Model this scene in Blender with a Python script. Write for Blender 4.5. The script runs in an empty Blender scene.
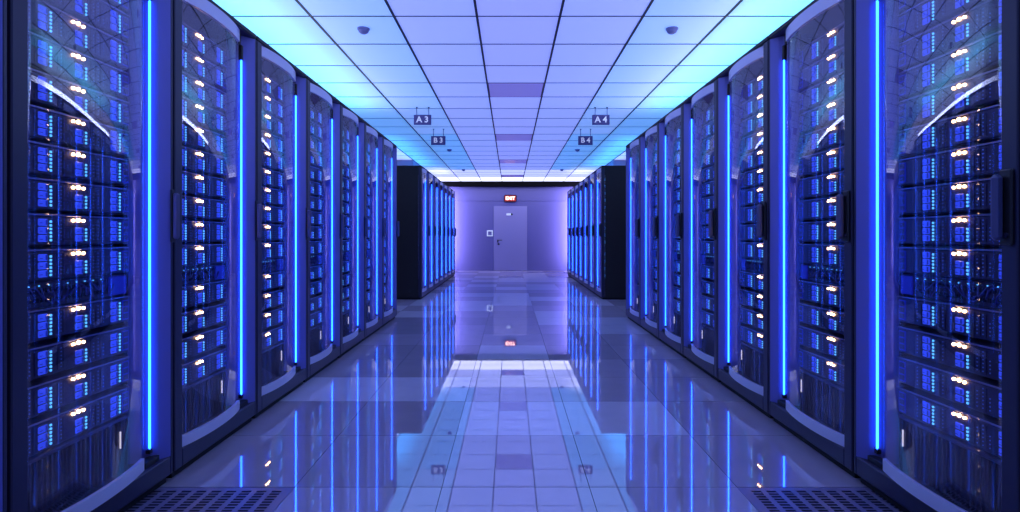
import bpy, math, random
from mathutils import Vector
random.seed(7)
sc = bpy.context.scene
COL = sc.collection
R = math.radians
H_EYE, F = 1.05, 569.0
CEIL, WALL_Y = 2.65, 16.85

# ------------------------------------------------------------------ materials
def nodes(name):
    m = bpy.data.materials.new(name); m.use_nodes = True
    nt = m.node_tree; nt.nodes.clear()
    out = nt.nodes.new('ShaderNodeOutputMaterial')
    return m, nt, out

def pbr(name, col, rough=.5, metal=0., emit=None, es=0., spec=.5, noise=0., nscale=20., sample=True, bump=0.):
    m, nt, out = nodes(name)
    b = nt.nodes.new('ShaderNodeBsdfPrincipled')
    b.inputs['Base Color'].default_value = (*col, 1)
    b.inputs['Roughness'].default_value = rough
    b.inputs['Metallic'].default_value = metal
    b.inputs['Specular IOR Level'].default_value = spec
    if emit:
        b.inputs['Emission Color'].default_value = (*emit, 1)
        b.inputs['Emission Strength'].default_value = es
    if noise or bump:
        tc = nt.nodes.new('ShaderNodeTexCoord')
        n = nt.nodes.new('ShaderNodeTexNoise'); n.inputs['Scale'].default_value = nscale
        n.inputs['Detail'].default_value = 4
        nt.links.new(tc.outputs['Object'], n.inputs['Vector'])
        if noise:
            r = nt.nodes.new('ShaderNodeMapRange')
            r.inputs['To Min'].default_value = max(0, rough - noise)
            r.inputs['To Max'].default_value = min(1, rough + noise)
            nt.links.new(n.outputs['Fac'], r.inputs['Value'])
            nt.links.new(r.outputs['Result'], b.inputs['Roughness'])
        if bump:
            bp = nt.nodes.new('ShaderNodeBump'); bp.inputs['Strength'].default_value = bump
            bp.inputs['Distance'].default_value = .002
            nt.links.new(n.outputs['Fac'], bp.inputs['Height'])
            nt.links.new(bp.outputs['Normal'], b.inputs['Normal'])
    nt.links.new(b.outputs[0], out.inputs['Surface'])
    if emit and not sample:
        m.cycles.emission_sampling = 'NONE'
    return m

def polished(name, dif, mirror, tint, rough=.02):
    """polished floor tile: diffuse body under a glossy wax layer"""
    m, nt, out = nodes(name)
    d = nt.nodes.new('ShaderNodeBsdfDiffuse')
    g = nt.nodes.new('ShaderNodeBsdfGlossy')
    g.inputs['Color'].default_value = (*tint, 1); g.inputs['Roughness'].default_value = rough
    mx = nt.nodes.new('ShaderNodeMixShader')
    tc = nt.nodes.new('ShaderNodeTexCoord')
    n = nt.nodes.new('ShaderNodeTexNoise'); n.inputs['Scale'].default_value = 5; n.inputs['Detail'].default_value = 6
    nt.links.new(tc.outputs['Object'], n.inputs['Vector'])
    r = nt.nodes.new('ShaderNodeValToRGB')
    r.color_ramp.elements[0].color = (*[c*.9 for c in dif], 1); r.color_ramp.elements[1].color = (*[c*1.1 for c in dif], 1)
    nt.links.new(n.outputs['Fac'], r.inputs['Fac']); nt.links.new(r.outputs['Color'], d.inputs['Color'])
    fr = nt.nodes.new('ShaderNodeLayerWeight'); fr.inputs['Blend'].default_value = .25
    mr = nt.nodes.new('ShaderNodeMapRange')
    mr.inputs['To Min'].default_value = mirror; mr.inputs['To Max'].default_value = min(1, mirror + .35)
    nt.links.new(fr.outputs['Fresnel'], mr.inputs['Value'])
    nt.links.new(mr.outputs['Result'], mx.inputs['Fac'])
    nt.links.new(d.outputs[0], mx.inputs[1]); nt.links.new(g.outputs[0], mx.inputs[2])
    nt.links.new(mx.outputs[0], out.inputs['Surface'])
    return m

def glass(name, tint, ior=1.5, rough=.0, coat=.22):
    m, nt, out = nodes(name)
    t = nt.nodes.new('ShaderNodeBsdfTransparent'); t.inputs['Color'].default_value = (*tint, 1)
    g = nt.nodes.new('ShaderNodeBsdfGlossy'); g.inputs['Roughness'].default_value = rough
    g.inputs['Color'].default_value = (1, 1, 1, 1)
    f = nt.nodes.new('ShaderNodeFresnel'); f.inputs['IOR'].default_value = ior
    mx = nt.nodes.new('ShaderNodeMixShader')
    mu = nt.nodes.new('ShaderNodeMath'); mu.operation = 'MULTIPLY'; mu.inputs[1].default_value = coat
    nt.links.new(f.outputs[0], mu.inputs[0]); nt.links.new(mu.outputs[0], mx.inputs['Fac'])
    nt.links.new(t.outputs[0], mx.inputs[1]); nt.links.new(g.outputs[0], mx.inputs[2])
    nt.links.new(mx.outputs[0], out.inputs['Surface'])
    return m

M = {}
M['rack'] = pbr('rack_powder_coat', (.028, .027, .070), .42, .0, noise=.06, nscale=60, spec=.4)
M['rack_dark'] = pbr('rack_black', (.012, .012, .02), .5, noise=.08)
M['body'] = pbr('rack_side_panel', (.008, .006, .012), .6, noise=.08)
M['seam'] = pbr('rack_seam_black', (.002, .002, .004), .8)
M['channel'] = pbr('light_channel', (.16, .17, .56), .42, noise=.05, spec=.4)
M['trim'] = pbr('brushed_trim', (.68, .67, .88), .4, .1, noise=.1, nscale=90)
M['glass'] = glass('door_glass', (.90, .90, .97))
M['led'] = pbr('led_strip', (.1, .1, .1), .4, emit=(.014, .12, 1.0), es=11.0)
M['server'] = pbr('server_metal', (.045, .038, .075), .42, .3, noise=.1, nscale=40)
M['server_face'] = pbr('server_face', (.06, .05, .10), .45, .2, noise=.1, nscale=80)
M['server_lip'] = pbr('server_lip', (.30, .27, .38), .3, .8)
M['rib'] = pbr('vent_rib', (.022, .02, .035), .55, noise=.06)
M['grip'] = pbr('handle_grip', (.11, .11, .24), .35, noise=.06)
M['drive'] = pbr('drive_button', (.10, .14, .7), .4, emit=(.035, .085, .95), es=.68, sample=False)
M['drive_dim'] = pbr('drive_panel', (.03, .04, .30), .4, emit=(.010, .02, .55), es=.35, sample=False)
M['dot'] = pbr('indicator_blue', (.2, .5, 1), .4, emit=(.12, .55, 1.0), es=1.6, sample=False)
M['dot_dim'] = pbr('indicator_dim', (.1, .2, .5), .4, emit=(.04, .10, .55), es=.45, sample=False)
M['amber'] = pbr('indicator_amber', (1, .7, .3), .4, emit=(1.0, .58, .24), es=26)
M['white_led'] = pbr('status_white', (1, 1, 1), .4, emit=(.95, .85, .85), es=1.0, sample=False)
M['cable'] = pbr('cable_blue', (.05, .06, .30), .45)
M['port'] = pbr('port_black', (.005, .005, .01), .6)
# ceiling light gradient painted into tile emission: lavender middle, cyan sides, white far end
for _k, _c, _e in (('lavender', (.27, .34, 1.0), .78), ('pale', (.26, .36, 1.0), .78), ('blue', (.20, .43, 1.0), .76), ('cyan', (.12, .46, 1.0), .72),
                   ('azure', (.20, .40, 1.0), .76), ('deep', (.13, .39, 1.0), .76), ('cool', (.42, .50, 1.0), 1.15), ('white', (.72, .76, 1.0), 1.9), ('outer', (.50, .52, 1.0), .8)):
    M['ceiling_' + _k] = pbr('ceiling_tile_painted_glow_' + _k, (.80, .82, .95), .8, emit=_c, es=_e, noise=.02, nscale=8)
M['tbar'] = pbr('ceiling_tbar', (.012, .014, .03), .5, noise=.05)
M['access'] = pbr('unlit_panel_added_glow', (.50, .46, .80), .22, emit=(.15, .14, .55), es=.62)  # unlit ceiling panels; faint emission added to lift their tone
M['wall'] = pbr('wall_paint', (.20, .19, .50), .42, noise=.05, nscale=6, bump=.05)
M['wall_side'] = pbr('wall_side_paint', (.22, .20, .38), .6, noise=.05)
M['door'] = pbr('door_paint', (.40, .37, .74), .4, noise=.04)
M['beam'] = pbr('beam_black', (.004, .004, .006), .9, spec=.1)
M['plate'] = pbr('switch_plate', (.85, .88, .98), .4, emit=(.6, .75, 1.0), es=.35)
M['grey'] = pbr('plastic_grey', (.30, .30, .62), .4, noise=.05)
M['sign'] = pbr('sign_plum', (.10, .08, .28), .4, noise=.05)
M['sign_edge'] = pbr('sign_text', (.85, .85, .98), .5, emit=(.8, .8, 1), es=.25, sample=False)
M['exit_red'] = pbr('exit_red', (.3, .01, .01), .4, emit=(.75, .03, .02), es=.32)
M['exit_txt'] = pbr('exit_text', (1, .7, .6), .4, emit=(1, .55, .42), es=3.4)
M['f_base'] = pbr('floor_joint', (.02, .02, .05), .7)
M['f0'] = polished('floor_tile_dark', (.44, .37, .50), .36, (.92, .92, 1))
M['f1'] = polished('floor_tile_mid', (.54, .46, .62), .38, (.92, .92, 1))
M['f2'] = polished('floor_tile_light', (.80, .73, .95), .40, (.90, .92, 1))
M['perf'] = pbr('perforated_steel', (.22, .20, .38), .35, .3, noise=.05)
M['rod'] = pbr('rod_grey', (.10, .10, .22), .4, .6)

# ------------------------------------------------------------------ mesh builder
class MB:
    def __init__(s): s.v = []; s.f = []; s.m = []; s.mats = []; s.sm = []
    def mi(s, mat):
        if mat not in s.mats: s.mats.append(mat)
        return s.mats.index(mat)
    def add(s, vs, fs, mat, smooth=False):
        b = len(s.v); i = s.mi(mat)
        s.v += [tuple(p) for p in vs]
        for f in fs: s.f.append([b + k for k in f]); s.m.append(i); s.sm.append(smooth)
    def box(s, x0, x1, y0, y1, z0, z1, mat, bev=0.):
        x0, x1 = sorted((x0, x1)); y0, y1 = sorted((y0, y1)); z0, z1 = sorted((z0, z1))
        if bev <= 0:
            v = [(x, y, z) for x in (x0, x1) for y in (y0, y1) for z in (z0, z1)]
            f = [(0, 1, 3, 2), (4, 6, 7, 5), (0, 4, 5, 1), (2, 3, 7, 6), (0, 2, 6, 4), (1, 5, 7, 3)]
            s.add(v, f, mat); return
        b = min(bev, (x1-x0)/2.01, (y1-y0)/2.01, (z1-z0)/2.01)
        v = []; idx = {}
        for ix, (X, sx) in enumerate(((x0, 1), (x1, -1))):
            for iy, (Y, sy) in enumerate(((y0, 1), (y1, -1))):
                for iz, (Z, sz) in enumerate(((z0, 1), (z1, -1))):
                    for a in range(3):
                        p = [X + sx*b, Y + sy*b, Z + sz*b]; p[a] = (X, Y, Z)[a]
                        idx[ix, iy, iz, a] = len(v); v.append(p)
        c = Vector(((x0+x1)/2, (y0+y1)/2, (z0+z1)/2)); f = []
        def face(l):
            ps = [Vector(v[k]) for k in l]; n = (ps[1]-ps[0]).cross(ps[2]-ps[1])
            mid = sum(ps, Vector())/len(ps) - c
            f.append(l if n.dot(mid) > 0 else l[::-1])
        cyc = [(0, 0), (1, 0), (1, 1), (0, 1)]
        for e in (0, 1):
            face([idx[e, p, q, 0] for p, q in cyc]); face([idx[p, e, q, 1] for p, q in cyc]); face([idx[p, q, e, 2] for p, q in cyc])
        for p in (0, 1):
            for q in (0, 1):
                face([idx[0, p, q, 1], idx[1, p, q, 1], idx[1, p, q, 2], idx[0, p, q, 2]])
                face([idx[p, 0, q, 0], idx[p, 1, q, 0], idx[p, 1, q, 2], idx[p, 0, q, 2]])
                face([idx[p, q, 0, 0], idx[p, q, 1, 0], idx[p, q, 1, 1], idx[p, q, 0, 1]])
                for r in (0, 1): face([idx[p, q, r, a] for a in range(3)])
        s.add(v, f, mat)
    def prism(s, prof, z0, z1, mat, smooth=False, caps=True):
        """closed profile of (x, y) extruded along z"""
        n = len(prof)
        ar = sum(prof[i][0]*prof[(i+1) % n][1] - prof[(i+1) % n][0]*prof[i][1] for i in range(n))
        if ar < 0: prof = prof[::-1]
        v = [(x, y, z0) for x, y in prof] + [(x, y, z1) for x, y in prof]
        f = [(i, (i+1) % n, (i+1) % n + n, i + n) for i in range(n)]
        s.add(v, f, mat, smooth)
        if caps: s.add(v, [list(range(n))[::-1], list(range(n, 2*n))], mat)
    def cyl(s, c, r, h, mat, axis='z', n=12, r2=None, smooth=True):
        r2 = r if r2 is None else r2
        v = []
        for k, (rr, t) in enumerate(((r, 0), (r2, h))):
            for i in range(n):
                a = 2*math.pi*i/n; u, w = rr*math.cos(a), rr*math.sin(a)
                if axis == 'z': v.append((c[0]+u, c[1]+w, c[2]+t))
                elif axis == 'x': v.append((c[0]+t, c[1]+u, c[2]+w))
                else: v.append((c[0]+w, c[1]+t, c[2]+u))
        s.add(v, [(i, (i+1) % n, (i+1) % n + n, i+n) for i in range(n)], mat, smooth)
        s.add(v, [list(range(n))[::-1], list(range(n, 2*n))], mat)
    def tube(s, pts, r, mat, n=6):
        pts = [Vector(p) for p in pts]; v = []
        for i, p in enumerate(pts):
            t = (pts[min(i+1, len(pts)-1)] - pts[max(i-1, 0)]).normalized()
            a = Vector((0, 0, 1)) if abs(t.z) < .9 else Vector((1, 0, 0))
            u = t.cross(a).normalized(); w = t.cross(u)
            for k in range(n):
                th = 2*math.pi*k/n; v.append(p + u*r*math.cos(th) + w*r*math.sin(th))
        f = [(i*n+k, i*n+(k+1) % n, (i+1)*n+(k+1) % n, (i+1)*n+k) for i in range(len(pts)-1) for k in range(n)]
        s.add(v, f, mat, True)
    def mirror_x(s):
        s.v = [(-x, y, z) for x, y, z in s.v]; s.f = [f[::-1] for f in s.f]; return s
    def data(s, name):
        me = bpy.data.meshes.new(name); me.from_pydata([tuple(p) for p in s.v], [], s.f)
        for m in s.mats: me.materials.append(m)
        me.polygons.foreach_set('material_index', s.m); me.polygons.foreach_set('use_smooth', s.sm)
        me.update(); return me
    def build(s, name, parent=None, loc=(0, 0, 0)):
        o = bpy.data.objects.new(name, s.data(name)); COL.objects.link(o)
        o.location = loc; o.parent = parent; return o

def tag(o, label=None, cat=None, group=None, kind=None):
    if label: o['label'] = label
    if cat: o['category'] = cat
    if group: o['group'] = group
    if kind: o['kind'] = kind
    return o
def empty(name, loc=(0, 0, 0)):
    o = bpy.data.objects.new(name, None); COL.objects.link(o); o.location = loc; o.empty_display_size = .1; return o
def copy_tree(o, parent=None):
    c = o.copy(); COL.objects.link(c); c.parent = parent
    for ch in list(o.children): copy_tree(ch, c)
    return c

# ------------------------------------------------------------------ the rack
RW, RH = .8, 2.19
def arc(n=22, y0=.066, y1=.632, x0=-.018, x1=-.022, peak=.034):
    pts = []
    for i in range(n+1):
        u = i/n
        w = 2*u - 1
        pts.append((x0 + (x1-x0)*u + peak*(1 - abs(w)**2.2), y0 + (y1-y0)*u))
    return pts
def strip_prof(off0, off1):
    a = arc(); return [(x+off0, y) for x, y in a] + [(x+off1, y) for x, y in a[::-1]]

def make_rack(side):
    """front face at x=0 looking to +x, body behind; y runs 0 .. .8 away from the camera.  side 'R' is turned to look to -x."""
    root = empty('server_rack')
    def fin(mb, name, parent=root):
        if side == 'R': mb.mirror_x()
        return mb.build(name, parent)
    g = .006
    b = MB()                                                   # cabinet shell
    b.box(-.95, -.06, g, g+.014, .03, RH-.012, M['body'])
    b.box(-.95, -.06, RW-g-.014, RW-g, .03, RH-.012, M['body'])
    b.box(-.95, -.935, g, RW-g, .03, RH-.012, M['body'])
    b.box(-.95, -.0, g, RW-g, RH-.025, RH, M['body'], .004)
    b.box(-.95, -.03, g+.01, RW-g-.01, .03, .06, M['body'])
    fin(b, 'cabinet_shell')
    p = MB(); p.box(-.93, -.022, .02, RW-.02, 0, .03, M['seam']); fin(p, 'plinth')
    d = MB()                                                   # door frame: stiles and rails
    d.box(-.055, 0, g, .064, .034, RH-.028, M['rack'], .004)
    d.box(-.062, 0, .776, RW-g, .034, RH-.028, M['rack'], .004)
    d.box(-.06, 0, .064, .776, .034, .112, M['rack'], .004)
    # the top rail is cut back behind the curved glass head
    d.box(-.06, 0, .064, .776, 2.158, RH-.028, M['rack'], .004)
    d.box(-.058, -.045, .64, .70, 2.10, 2.158, M['rack_dark'])
    d.box(-.058, -.020, .64, .730, .112, .135, M['rack_dark'])
    door = fin(d, 'door')
    gl = MB(); gl.prism(strip_prof(0, -.004), .150, 2.100, M['glass'], True); fin(gl, 'glass_pane', door)
    for z0, z1 in ((2.096, 2.158), (.112, .160)):
        t = MB(); t.prism(strip_prof(.003, -.012), z0, z1, M['trim'], False); fin(t, 'curved_trim', door)
    # handle, always on the right hand of somebody facing the rack
    hy = .782 if side == 'L' else .036
    h = MB()
    if side == 'L':
        h.box(0, .008, hy-.012, hy+.012, 1.02, 1.245, M['rack_dark'], .003)
        h.box(.006, .034, hy-.009, hy+.009, 1.035, 1.230, M['grip'], .008)
    else:
        h.box(0, .012, hy-.022, hy+.022, 1.02, 1.245, M['rack_dark'], .005)
        h.box(.012, .045, hy-.004, hy+.020, 1.035, 1.230, M['grip'], .010)
        h.cyl((.012, hy-.006, 1.05), .008, .006, M['rack'], 'x', 10)
    fin(h, 'handle', door)
    c = MB()                                                   # concave channel that carries the light strip
    c.prism([(-.150, .690), (-.118, .692), (-.058, .712), (-.052, .717), (-.030, .738), (-.001, .777), (-.060, .777), (-.150, .735)] if side == 'L' else [(-.150, .690), (-.118, .692), (-.058, .712), (-.050, .723), (-.030, .738), (-.001, .777), (-.060, .777), (-.150, .735)], .112, 2.158, M['channel'])
    fin(c, 'light_channel')
    l = MB()
    l.box(-.051, -.0405, .7025, .7115, .168, 2.02, M['led'], .004)
    fin(l, 'light_strip')
    k = MB(); k.box(-.058, -.038, .698, .716, 2.02, 2.10, M['rack_dark'], .003); fin(k, 'strip_cap'); k = MB(); k.box(-.058, -.038, .698, .716, .150, .168, M['rack_dark'], .002)
    fin(k, 'strip_cap')
    r = MB()                                                   # inner mounting rails and the dark deck below the units
    r.box(-.16, -.120, .064, .084, .06, RH-.03, M['rack_dark'])
    r.box(-.16, -.125, .686, .74, .06, RH-.03, M['rack_dark'])
    fin(r, 'mounting_rail')
    v = MB()                                                   # ribbed vent panel
    y0, y1 = .085, .685
    v.box(-.19, -.135, y0, y1, .075, .320, M['rack_dark'])
    for i in range(26):
        yy = y0 + .02 + i*.0215
        v.box(-.137, -.120, yy, yy+.009, .10, .303, M['rib'], .002)
    v.box(-.137, -.116, y0, y1, .306, .320, M['server_face'], .002)
    fin(v, 'vent_panel')
    w = MB(); yy = .632 if side == 'L' else .655
    w.box(-.118, -.112, yy-.0016, yy+.0016, .198, .266, M['white_led'], .001); fin(w, 'status_bar')
    return root

# ------------------------------------------------------------------ a server unit: front looks to +x, right hand = +y, origin at base centre of its front
UH, UW = .106, .60
def face_bits(mb):
    mb.box(-.55, 0, -UW/2, UW/2, 0, UH, M['server'], .003)
    mb.box(0, .004, -UW/2+.004, UW/2-.004, .004, UH-.010, M['server_face'], .0015)
    mb.box(0, .008, -UW/2+.002, UW/2-.002, UH-.006, UH-.001, M['server_lip'], .001)
    for yy in (-.20, -.165, -.07, -.045, .085, .11, .135, .255):
        mb.box(.004, .0055, yy-.0015, yy+.0015, .012, .088, M['server'])
def fine(mb):
    for yy, zz in ((-.185, 6), (-.055, 6), (.098, 5), (.122, 6), (.150, 4)):
        for k in range(zz):
            mb.box(.004, .006, yy-.0016, yy+.0016, .018+k*.013, .0215+k*.013, M['dot_dim'])
def bay(y, n, z0=.012):
    b = MB()
    for k in range(n): b.box(.004, .010, y-.019, y+.019, z0+k*.027, z0+k*.027+.0235, M['drive'], .003)
    return b
_bay = bay
def bay(y, n, z0=.012):
    b = _bay(y, n, z0)
    for k in range(n):
        b.box(.010, .0112, y+.008, y+.014, z0+k*.027+.003, z0+k*.027+.0205, M['drive_dim'])
        b.box(.010, .0112, y-.016, y-.004, z0+k*.027+.008, z0+k*.027+.0105, M['drive_dim'])
    return b
def dots(y, n, z0=.014):
    b = MB()
    for k in range(n): b.box(.004, .009, y-.0045, y+.0045, z0+k*.0125, z0+k*.0125+.008, M['dot'], .002)
    return b
BAYS = ((-.135, 3), (.025, 2), (.205, 3))
def edge_panel(y):
    b = MB(); b.box(.004, .007, y-.020, y+.020, .010, .090, M['drive_dim'], .002)
    for k in range(3): b.box(.007, .009, y-.014, y+.014, .016+k*.025, .036+k*.025, M['server_face'], .001)
    return b
def make_server():
    root = empty('server_unit')
    c = MB(); face_bits(c); fine(c); c.build('chassis', root)
    for y, n in BAYS:
        bay(y, n).build('drive_bay', root)
        dots(y+.034, 6 if n == 3 else 4).build('indicator_column', root)
    for y in (-.268, .272): edge_panel(y).build('end_panel', root)
    for k in range(3):
        a = MB(); a.cyl((.004, -.002+.024*k, .0865 + .002*(k == 1)), .0068 if k == 1 else .0052, .005, M['amber'], 'x', 8); a.build('amber_light', root)
    return root
def server_simple_mb(amber=False):
    c = MB(); face_bits(c)
    def put(o):
        for i, f in enumerate(o.f): c.add([o.v[k] for k in f], [tuple(range(len(f)))], o.mats[o.m[i]])
    for y, n in BAYS: put(bay(y, n)); put(dots(y+.034, 6 if n == 3 else 4))
    for y in (-.268, .272): put(edge_panel(y))
    return c
def make_patch():
    root = empty('patch_panel')
    c = MB(); c.box(-.40, -.02, -UW/2, UW/2, 0, .088, M['server'], .003)
    c.box(-.02, -.014, -UW/2, UW/2, .0, .088, M['server_face'], .001)
    for i in range(20):
        for j in (0, 1):
            yy = -.22 + i*.020
            c.box(-.014, -.012, yy, yy+.012, .018+j*.032, .032+j*.032, M['port'])
    for i in range(10): c.box(-.0145, -.0105, -.21+i*.041, -.207+i*.041, .072, .0755, M['dot'])
    c.build('panel', root)
    b = MB()
    b.box(-.014, -.006, .20, .298, .006, .080, M['drive_dim'], .003); b.build('blue_plate', root); b = MB(); b.box(-.014, -.006, -.298, -.23, .006, .080, M['drive_dim'], .003)
    b.build('blue_plate', root)
    q = MB(); rr = random.Random(3)
    for i in range(11):
        a = -.20 + i*.036; w = rr.uniform(.03, .07); z = rr.uniform(.03, .06)
        q.tube([(-.012 + .026*math.sin(math.pi*t/10), a + w*t/10, z + .02*math.sin(2*math.pi*t/10 + i)) for t in range(11)], .0028, M['cable'], 5)
    q.build('patch_cables', root)
    return root

ORD = ['first', 'second', 'third', 'fourth', 'fifth', 'sixth', 'seventh', 'eighth', 'ninth', 'tenth']
XL, XR = -1.442, 1.468
XLF, XRF = -1.448, 1.490
protoR = {'L': make_rack('L'), 'R': make_rack('R')}
used = set()
U_Z = [.898 + .1178*k for k in range(10)]               # ten units over the patch panel
D_Z = [.699, .5755, .452, .328]                   # four units under it
protoS = make_server(); protoP = make_patch()
simple_mesh = server_simple_mb().data('server_unit')
first = {'s': True, 'p': True}
stuff_positions = []

def unit(kind, side, x, y, z, label, group):
    sgn = 1 if side == 'L' else -1
    if kind == 'server':
        if first['s']: o = protoS; first['s'] = False
        else: o = copy_tree(protoS)
    elif kind == 'patch':
        if first['p']: o = protoP; first['p'] = False
        else: o = copy_tree(protoP)
    else:
        o = bpy.data.objects.new('server_unit', simple_mesh); COL.objects.link(o)
    o.location = (x, y, z); o.rotation_euler = (0, 0, 0 if side == 'L' else math.pi)
    tag(o, label, 'patch panel' if kind == 'patch' else 'server', group)
    return o

SIDE = {'L': 'left', 'R': 'right'}
for side in 'LR':
    sg = -1 if side == 'L' else 1
    for row in ('near', 'far'):
        n = 8 if row == 'near' else 7
        for i in range(n):
            Y0 = (.84 + .8*i) if row == 'near' else (9.29 + .8*i)
            X = {('L', 'near'): XL, ('R', 'near'): XR, ('L', 'far'): XLF, ('R', 'far'): XRF}[side, row]
            if side not in used: r = protoR[side]; used.add(side)
            else: r = copy_tree(protoR[side])
            r.location = (X, Y0, 0)
            if side == 'L' and row == 'near' and i == 0: cut_rack = r
            if row == 'near':
                lab = ('black server rack mostly cut off by the %s edge of the photo' % SIDE[side]) if i == 0 else \
                      'black glass-door server rack, %s fully visible one from the front, near %s row' % (ORD[i-1], SIDE[side])
            else:
                lab = 'black server rack, %s from the cross aisle in the far %s row' % (ORD[i], SIDE[side])
            tag(r, lab, 'server rack', 'server racks in the %s %s row' % (row, SIDE[side]))
            if row == 'near' and i == 0: continue
            yc = Y0 + .385
            xs = X + sg*.118
            rn = '%s near %s rack' % (ORD[i-1], SIDE[side]) if row == 'near' else '%s far %s rack' % (ORD[i], SIDE[side])
            detailed = row == 'near' and i <= 3
            stuff = row == 'far' and i >= 3
            zs = [(z, 'above', k) for k, z in enumerate(U_Z)] + [(z, 'below', k) for k, z in enumerate(D_Z)]
            for z, where, k in zs:
                if stuff: stuff_positions.append((side, xs, yc, z)); continue
                look = 'amber-lit blue server unit' if detailed else 'dim blue server unit'
                unit('server' if detailed else 'simple', side, xs, yc, z,
                     '%s, %s %s the patch panel in the %s' % (look, ORD[k], where, rn), 'server units in the %s' % rn)
            if not stuff:
                unit('patch', side, xs, yc, .807, 'blue patch panel with looped cables in the %s' % rn, 'patch panels in the racks')

for ch in list(cut_rack.children_recursive):               # the cut-off rack at the photo's left edge shows no handle
    if ch.name.startswith('handle'): bpy.data.objects.remove(ch)

# the rest of the units, deep in the far rows
sb = MB(); src = server_simple_mb()
light = MB(); face_bits(light)
for y, n in BAYS:
    for k in range(n): light.box(.004, .010, y-.019, y+.019, .012+k*.027, .0355+k*.027, M['drive'])
for side, x, y, z in stuff_positions:
    s = 1 if side == 'L' else -1
    for i, f in enumerate(light.f):
        sb.add([(x + s*light.v[k][0], y + s*light.v[k][1], z + light.v[k][2]) for k in f], [tuple(range(len(f)))], light.mats[light.m[i]])
tag(sb.build('server_units'), 'rows of small blue-lit server units deep in the two far rack rows', 'servers', kind='stuff')

# ------------------------------------------------------------------ floor
XW = 3.4
T = .615; X0 = -.285; YT = 2.372; TY = .6125
base = MB(); base.box(-XW, XW, -2.2, WALL_Y+.1, -.35, -.30, M['f_base'])
base.build('floor_subbase')['kind'] = 'structure'
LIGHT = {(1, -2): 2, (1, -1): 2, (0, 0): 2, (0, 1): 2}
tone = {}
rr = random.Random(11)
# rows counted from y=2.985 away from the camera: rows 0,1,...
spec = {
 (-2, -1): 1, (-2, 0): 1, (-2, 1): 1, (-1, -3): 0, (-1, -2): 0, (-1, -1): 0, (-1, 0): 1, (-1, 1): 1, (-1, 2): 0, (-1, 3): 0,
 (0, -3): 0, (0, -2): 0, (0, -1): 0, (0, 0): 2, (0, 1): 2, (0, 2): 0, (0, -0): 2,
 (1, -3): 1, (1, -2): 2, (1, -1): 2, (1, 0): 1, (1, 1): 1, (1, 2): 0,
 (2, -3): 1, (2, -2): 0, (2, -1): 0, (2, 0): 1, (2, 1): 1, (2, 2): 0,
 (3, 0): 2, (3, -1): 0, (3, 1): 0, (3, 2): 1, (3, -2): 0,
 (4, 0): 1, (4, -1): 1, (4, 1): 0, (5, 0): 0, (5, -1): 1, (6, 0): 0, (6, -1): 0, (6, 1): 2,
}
fl = MB(); g = .0012
perf_cells = []
def tile(x0, x1, y0, y1, mat):
    fl.add([(x0+g, y0+g, 0), (x1-g, y0+g, 0), (x1-g, y1-g, 0), (x0+g, y1-g, 0),
            (x0+g, y0+g, -.03), (x1-g, y0+g, -.03), (x1-g, y1-g, -.03), (x0+g, y1-g, -.03)],
           [(0, 1, 2, 3)], mat)
    b = len(fl.v) - 8; i = fl.mi(M['f_base'])
    for f in ((0, 4, 5, 1), (1, 5, 6, 2), (2, 6, 7, 3), (3, 7, 4, 0)):
        fl.f.append([b+k for k in f]); fl.m.append(i); fl.sm.append(False)
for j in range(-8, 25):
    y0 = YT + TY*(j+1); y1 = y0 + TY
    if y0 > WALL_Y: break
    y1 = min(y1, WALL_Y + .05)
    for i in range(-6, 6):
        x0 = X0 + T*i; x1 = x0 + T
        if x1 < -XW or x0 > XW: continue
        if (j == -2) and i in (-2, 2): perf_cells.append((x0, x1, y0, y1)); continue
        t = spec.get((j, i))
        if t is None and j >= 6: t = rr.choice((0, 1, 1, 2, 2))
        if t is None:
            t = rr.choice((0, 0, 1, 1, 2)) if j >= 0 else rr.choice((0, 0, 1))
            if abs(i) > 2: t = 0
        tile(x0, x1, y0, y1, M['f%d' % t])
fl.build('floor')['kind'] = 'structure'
for n, (x0, x1, y0, y1) in enumerate(perf_cells):          # perforated vent tiles
    p = MB(); z = -.0005
    m_ = .03; nx, ny = 9, 24
    xs = [x0+g, x0+m_]; px = (x1-x0-2*m_)/nx
    for i in range(nx): xs += [x0+m_+px*i+px*.22, x0+m_+px*i+px*.86]
    xs += [x1-g]
    ys = [y0+g, y0+m_]; py = (y1-y0-2*m_)/ny
    for i in range(ny): ys += [y0+m_+py*i+py*.28, y0+m_+py*i+py*.86]
    ys += [y1-g]
    for a in range(len(xs)-1):
        for b in range(len(ys)-1):
            if a >= 2 and b >= 2 and a % 2 == 0 and b % 2 == 0 and a < len(xs)-2 and b < len(ys)-2: continue
            p.add([(xs[a], ys[b], z), (xs[a+1], ys[b], z), (xs[a+1], ys[b+1], z), (xs[a], ys[b+1], z)], [(0, 1, 2, 3)], M['perf'])
    p.box(x0+g, x1-g, y0+g, y0+g+.006, -.03, z-.0002, M['perf']); p.box(x0+g, x1-g, y1-g-.006, y1-g, -.03, z-.0002, M['perf'])
    p.box(x0+g, x0+g+.006, y0+g, y1-g, -.03, z-.0002, M['perf']); p.box(x1-g-.006, x1-g, y0+g, y1-g, -.03, z-.0002, M['perf'])
    o = p.build('perforated_floor_tile', None, (0, 0, 0))
    tag(o, 'perforated vent tile in the floor at the foot of the near %s racks' % ('left' if n == 0 else 'right'), 'floor vent')

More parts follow.
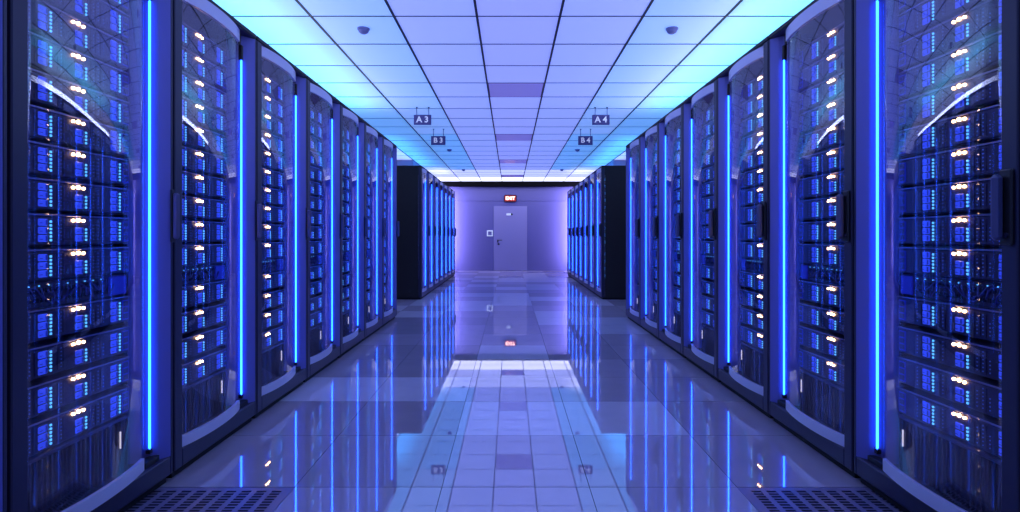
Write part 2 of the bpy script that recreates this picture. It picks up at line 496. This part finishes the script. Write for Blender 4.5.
# ------------------------------------------------------------------ ceiling
CT = .605; CX0 = -.243; CY0 = 4.152 - 6*CT
c = MB(); bars = MB()
acc = {5.967: 1, 8.992: 1, 12.017: 1, 15.042: 1}
rows = []
y = CY0 - 5*CT
while y < WALL_Y: rows.append(y); y += CT
def tint(i, y):  # picks the painted ceiling glow by column and row
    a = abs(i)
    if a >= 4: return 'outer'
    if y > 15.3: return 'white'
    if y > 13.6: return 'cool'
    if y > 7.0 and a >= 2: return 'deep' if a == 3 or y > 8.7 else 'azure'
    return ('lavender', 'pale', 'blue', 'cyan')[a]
for y0 in rows:
    y1 = min(y0 + CT, WALL_Y)
    for i in range(-6, 6):
        x0 = CX0 + .6052*i; x1 = x0 + .6052
        if i == 0 and any(abs(y0 - a) < .05 for a in acc): continue
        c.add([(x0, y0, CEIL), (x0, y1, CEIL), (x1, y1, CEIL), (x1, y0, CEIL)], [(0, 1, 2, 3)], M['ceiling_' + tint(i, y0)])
c.box(-XW-.1, XW+.1, -2.3, WALL_Y+.1, CEIL+.03, CEIL+.08, M['tbar'])
c.build('ceiling')['kind'] = 'structure'
for i in range(-6, 7):
    x = CX0 + .6052*i; bars.box(x-.009, x+.009, rows[0], WALL_Y, CEIL-.006, CEIL+.004, M['tbar'])
for y0 in rows: bars.box(-XW, XW, y0-.0045, y0+.0045, CEIL-.004, CEIL+.004, M['tbar'])
bars.build('trim_1')['kind'] = 'structure'
pos = ['nearest', 'second nearest', 'third nearest', 'farthest']
for k, a in enumerate(sorted(acc)):
    p = MB(); p.box(CX0+.012, CX0+.593, .006, CT-.006, -.004, .004, M['access'], .003)
    p.box(CX0+.05, CX0+.555, .05, CT-.05, -.006, -.004, M['access'], .001)
    o = p.build('ceiling_access_panel', None, (0, a, CEIL))
    tag(o, 'purple-grey unlit panel in the middle of the ceiling, %s of four' % pos[k], 'ceiling panel', 'dark ceiling panels')

# smoke detectors
for k, (yy, lab) in enumerate(((4.40, 'nearest'), (10.6, 'middle'), (13.8, 'farthest'))):
    for s, x in (('left', -1.135), ('right', 1.25)):
        t = empty('smoke_detector', (x, yy, CEIL))
        b = MB(); b.cyl((0, 0, -.010), .048, .010, M['grey'], 'z', 24); b.build('base_plate', t)
        b = MB(); prof = [(.040, -.010), (.040, -.022), (.032, -.034), (.018, -.042), (0.001, -.044)]
        for (r0, z0), (r1, z1) in zip(prof, prof[1:]): b.cyl((0, 0, z1), r1, z0-z1, M['grey'], 'z', 24, r0)
        b.build('sensor_dome', t)
        tag(t, 'small grey smoke detector on the ceiling, %s one on the %s side' % (lab, s), 'smoke detector', 'ceiling smoke detectors')

# hanging aisle signs
def text(s, size, mat, parent, loc, rot=(R(90), 0, 0), name='lettering', ext=.001):
    cu = bpy.data.curves.new(name, 'FONT'); cu.body = s; cu.size = size; cu.align_x = 'CENTER'; cu.align_y = 'CENTER'
    cu.extrude = ext; cu.offset = size*.03; cu.materials.append(mat)
    tmp = bpy.data.objects.new('tmp', cu); COL.objects.link(tmp); bpy.context.view_layer.update()
    me = bpy.data.meshes.new_from_object(tmp.evaluated_get(bpy.context.evaluated_depsgraph_get())); me.name = name
    bpy.data.objects.remove(tmp); bpy.data.curves.remove(cu)
    o = bpy.data.objects.new(name, me); COL.objects.link(o); o.parent = parent; o.location = loc; o.rotation_euler = rot
    return o
for s, x, yy, z0, z1 in (('A 3', -1.095, 7.1, 2.428, 2.553), ('A 4', 1.13, 7.1, 2.428, 2.553), ('B 3', -1.083, 8.56, 2.408, 2.543), ('B 4', 1.13, 8.56, 2.408, 2.543)):
    t = empty('aisle_sign', (x, yy, z0))
    hh = z1 - z0
    b = MB(); b.box(-.109, .109, -.010, .010, 0, hh, M['sign'], .004); b.build('sign_board', t)
    for q in (-.072, .078):
        b = MB(); b.cyl((q, 0, hh-.002), .0045, CEIL-z1+.004, M['rod'], 'z', 8); b.cyl((q, 0, CEIL-z0-.010), .012, .010, M['rod'], 'z', 10); b.build('hanging_rod', t)
    text(s, .105, M['sign_edge'], t, (0, -.0112, hh*.5))
    tag(t, 'dark hanging aisle sign reading %s' % s.replace(' ', ''), 'sign', 'hanging aisle signs')

# ------------------------------------------------------------------ walls
def struct(name, fn):
    b = MB(); fn(b); o = b.build(name); o['kind'] = 'structure'; return o
DX0, DX1, DZ = -.484, .490, 1.905
def far(b):
    b.box(-XW, DX0-.012, WALL_Y, WALL_Y+.1, 0, CEIL+.05, M['wall'])
    b.box(DX1+.012, XW, WALL_Y, WALL_Y+.1, 0, CEIL+.05, M['wall'])
    b.box(DX0-.012, DX1+.012, WALL_Y, WALL_Y+.1, DZ+.012, CEIL+.05, M['wall'])
    b.box(-XW, XW, WALL_Y-.012, WALL_Y, 2.065, 2.085, M['wall'], .004)
struct('wall_back', far)
struct('trim_2', lambda b: b.box(-XW, XW, WALL_Y-.10, WALL_Y, 2.485, CEIL-.008, M['beam'], .004))
struct('wall_left', lambda b: b.box(-XW-.1, -XW, -2.3, WALL_Y+.1, -.3, CEIL+.05, M['wall_side']))
struct('wall_right', lambda b: b.box(XW, XW+.1, -2.3, WALL_Y+.1, -.3, CEIL+.05, M['wall_side']))
struct('wall_front', lambda b: b.box(-XW, XW, -2.3, -2.2, -.3, CEIL+.05, M['wall_side']))
struct('trim_3', lambda b: b.box(-XW, -2.055, 12.02, WALL_Y-.12, 2.25, CEIL-.01, M['wall_side']))
struct('trim_4', lambda b: b.box(2.175, XW, 12.02, WALL_Y-.12, 2.25, CEIL-.01, M['wall_side']))
struct('baseboard_back', lambda b: (b.box(-XW, DX0-.02, WALL_Y-.012, WALL_Y, 0, .07, M['wall'], .003), b.box(DX1+.02, XW, WALL_Y-.012, WALL_Y, 0, .07, M['wall'], .003)))
# door
d = MB(); d.box(DX0, DX1, WALL_Y-.022, WALL_Y+.03, .006, DZ, M['door'], .004)
door = d.build('door_1'); door['kind'] = 'structure'
b = MB(); b.box(DX0-.012, DX0-.001, WALL_Y-.012, WALL_Y+.06, 0, DZ+.012, M['grey']); b.box(DX1+.001, DX1+.012, WALL_Y-.012, WALL_Y+.06, 0, DZ+.012, M['grey'])
b.box(DX0-.012, DX1+.012, WALL_Y-.012, WALL_Y+.06, DZ+.001, DZ+.012, M['grey']); b.build('door_frame', door)
b = MB(); b.box(-.385, -.355, WALL_Y-.030, WALL_Y-.022, .84, .92, M['rack_dark'], .003); b.cyl((-.37, WALL_Y-.075, .905), .011, .05, M['rack_dark'], 'y', 10)
b.box(-.385, -.24, WALL_Y-.078, WALL_Y-.062, .895, .915, M['rack_dark'], .005); b.build('door_handle', door)
b = MB(); b.cyl((-.345, WALL_Y-.034, .79), .026, .012, M['rack_dark'], 'y', 14); b.box(-.375, -.315, WALL_Y-.036, WALL_Y-.022, .775, .805, M['rack_dark'], .004); b.build('door_lock', door)
b = MB(); b.box(-.115, .02, WALL_Y-.028, WALL_Y-.022, 1.64, 1.70, M['plate'], .002); b.build('door_plate', door)
b = MB(); b.cyl((.045, WALL_Y-.030, 1.67), .028, .010, M['rack_dark'], 'y', 14); b.build('peephole', door)
# access pad
t = empty('access_panel', (-.605, WALL_Y, 1.02))
b = MB(); b.box(-.088, .088, -.02, 0, 0, .178, M['plate'], .006); b.build('wall_plate', t)
b = MB(); b.box(-.055, .055, -.024, -.020, .033, .145, M['grey'], .003)
for i in range(3):
    for j in range(3): b.box(-.036+i*.028, -.020+i*.028, -.027, -.024, .050+j*.030, .068+j*.030, M['wall'], .002)
b.build('keypad', t)
tag(t, 'white square access panel on the far wall left of the door', 'access panel')
# exit sign
t = empty('exit_sign', (0, WALL_Y, 2.03))
b = MB(); b.box(-.19, .19, -.06, 0, .0, .215, M['rack_dark'], .03); b.build('housing', t)
b = MB(); b.box(-.165, .165, -.066, -.058, .025, .19, M['exit_red'], .012); b.build('lit_face', t)
text('EXIT', .135, M['exit_txt'], t, (0, -.068, .108))
tag(t, 'glowing red exit sign on the far wall above the door', 'exit sign')

# ------------------------------------------------------------------ light
def area(name, loc, size, rot, col, power, shape='RECTANGLE'):
    l = bpy.data.lights.new(name, 'AREA'); l.shape = shape; l.size, l.size_y = size; l.color = col; l.energy = power
    o = bpy.data.objects.new(name, l); COL.objects.link(o); o.location = loc; o.rotation_euler = rot; return o
for s in (-1, 1):
    area('rack_top_uplight', (s*1.90, 4.0, 2.22), (.25, 6.2), (R(180), R(s*48), 0), (.06, .75, 1.0), 34)
    area('rack_top_uplight', (s*1.92, 11.2, 2.22), (.25, 3.8), (R(180), R(s*48), 0), (.05, .38, 1.0), 26)
    area('added_end_uplight', (s*1.85, 14.2, 2.22), (.7, 1.3), (R(180), R(s*35), 0), (.80, .80, 1.0), 5)  # unseen lamp added to whiten the far end of the ceiling
    area('wall_washer', (s*1.86, 16.4, 1.25), (.3, 2.2), (R(90), 0, 0), (.56, .50, 1.0), 34)

M['tube'] = pbr('added_lamp_tube', (.8, .8, .8), .4, emit=(.55, .62, 1.0), es=9.0)  # tubes added out of view to make the bright swath in the door glass
for s_, sx in (('left', -1), ('right', 1)):
    t = empty('added_tube_lamp', (sx*1.70, 4.04, RH))
    b = MB(); b.box(-.03, .03, -3.15, 3.15, 0, .02, M['rack_dark'], .004); b.build('added_lamp_base', t)
    b = MB(); b.cyl((0, -3.12, .058), .038, 6.24, M['tube'], 'y', 12); b.build('added_lamp_tube', t)
    tag(t, 'added unseen tube lamp lying on top of the near %s rack row' % s_, 'lamp')

w = bpy.data.worlds.new('world'); sc.world = w; w.use_nodes = True
w.node_tree.nodes['Background'].inputs[0].default_value = (.02, .02, .08, 1); w.node_tree.nodes['Background'].inputs[1].default_value = .3

# ------------------------------------------------------------------ camera
cam = bpy.data.cameras.new('camera'); co = bpy.data.objects.new('camera', cam); COL.objects.link(co)
co.location = (0, 0, H_EYE); co.rotation_euler = (R(90), 0, 0)
cam.sensor_fit = 'HORIZONTAL'; cam.sensor_width = 36; cam.lens = 36*F/1020
cam.shift_x = -.3/1020; cam.shift_y = -20.7/1020; cam.clip_start = .05; cam.clip_end = 60
sc.camera = co
sc.view_settings.view_transform = 'Standard'; sc.view_settings.look = 'None'
sc.view_settings.exposure = 0; sc.view_settings.gamma = 1; sc.view_settings.use_curve_mapping = False
cy = sc.cycles
cy.use_denoising = True
cy.max_bounces = 8; cy.diffuse_bounces = 3; cy.glossy_bounces = 4; cy.transparent_max_bounces = 12
cy.sample_clamp_indirect = 4; cy.caustics_reflective = False; cy.caustics_refractive = False
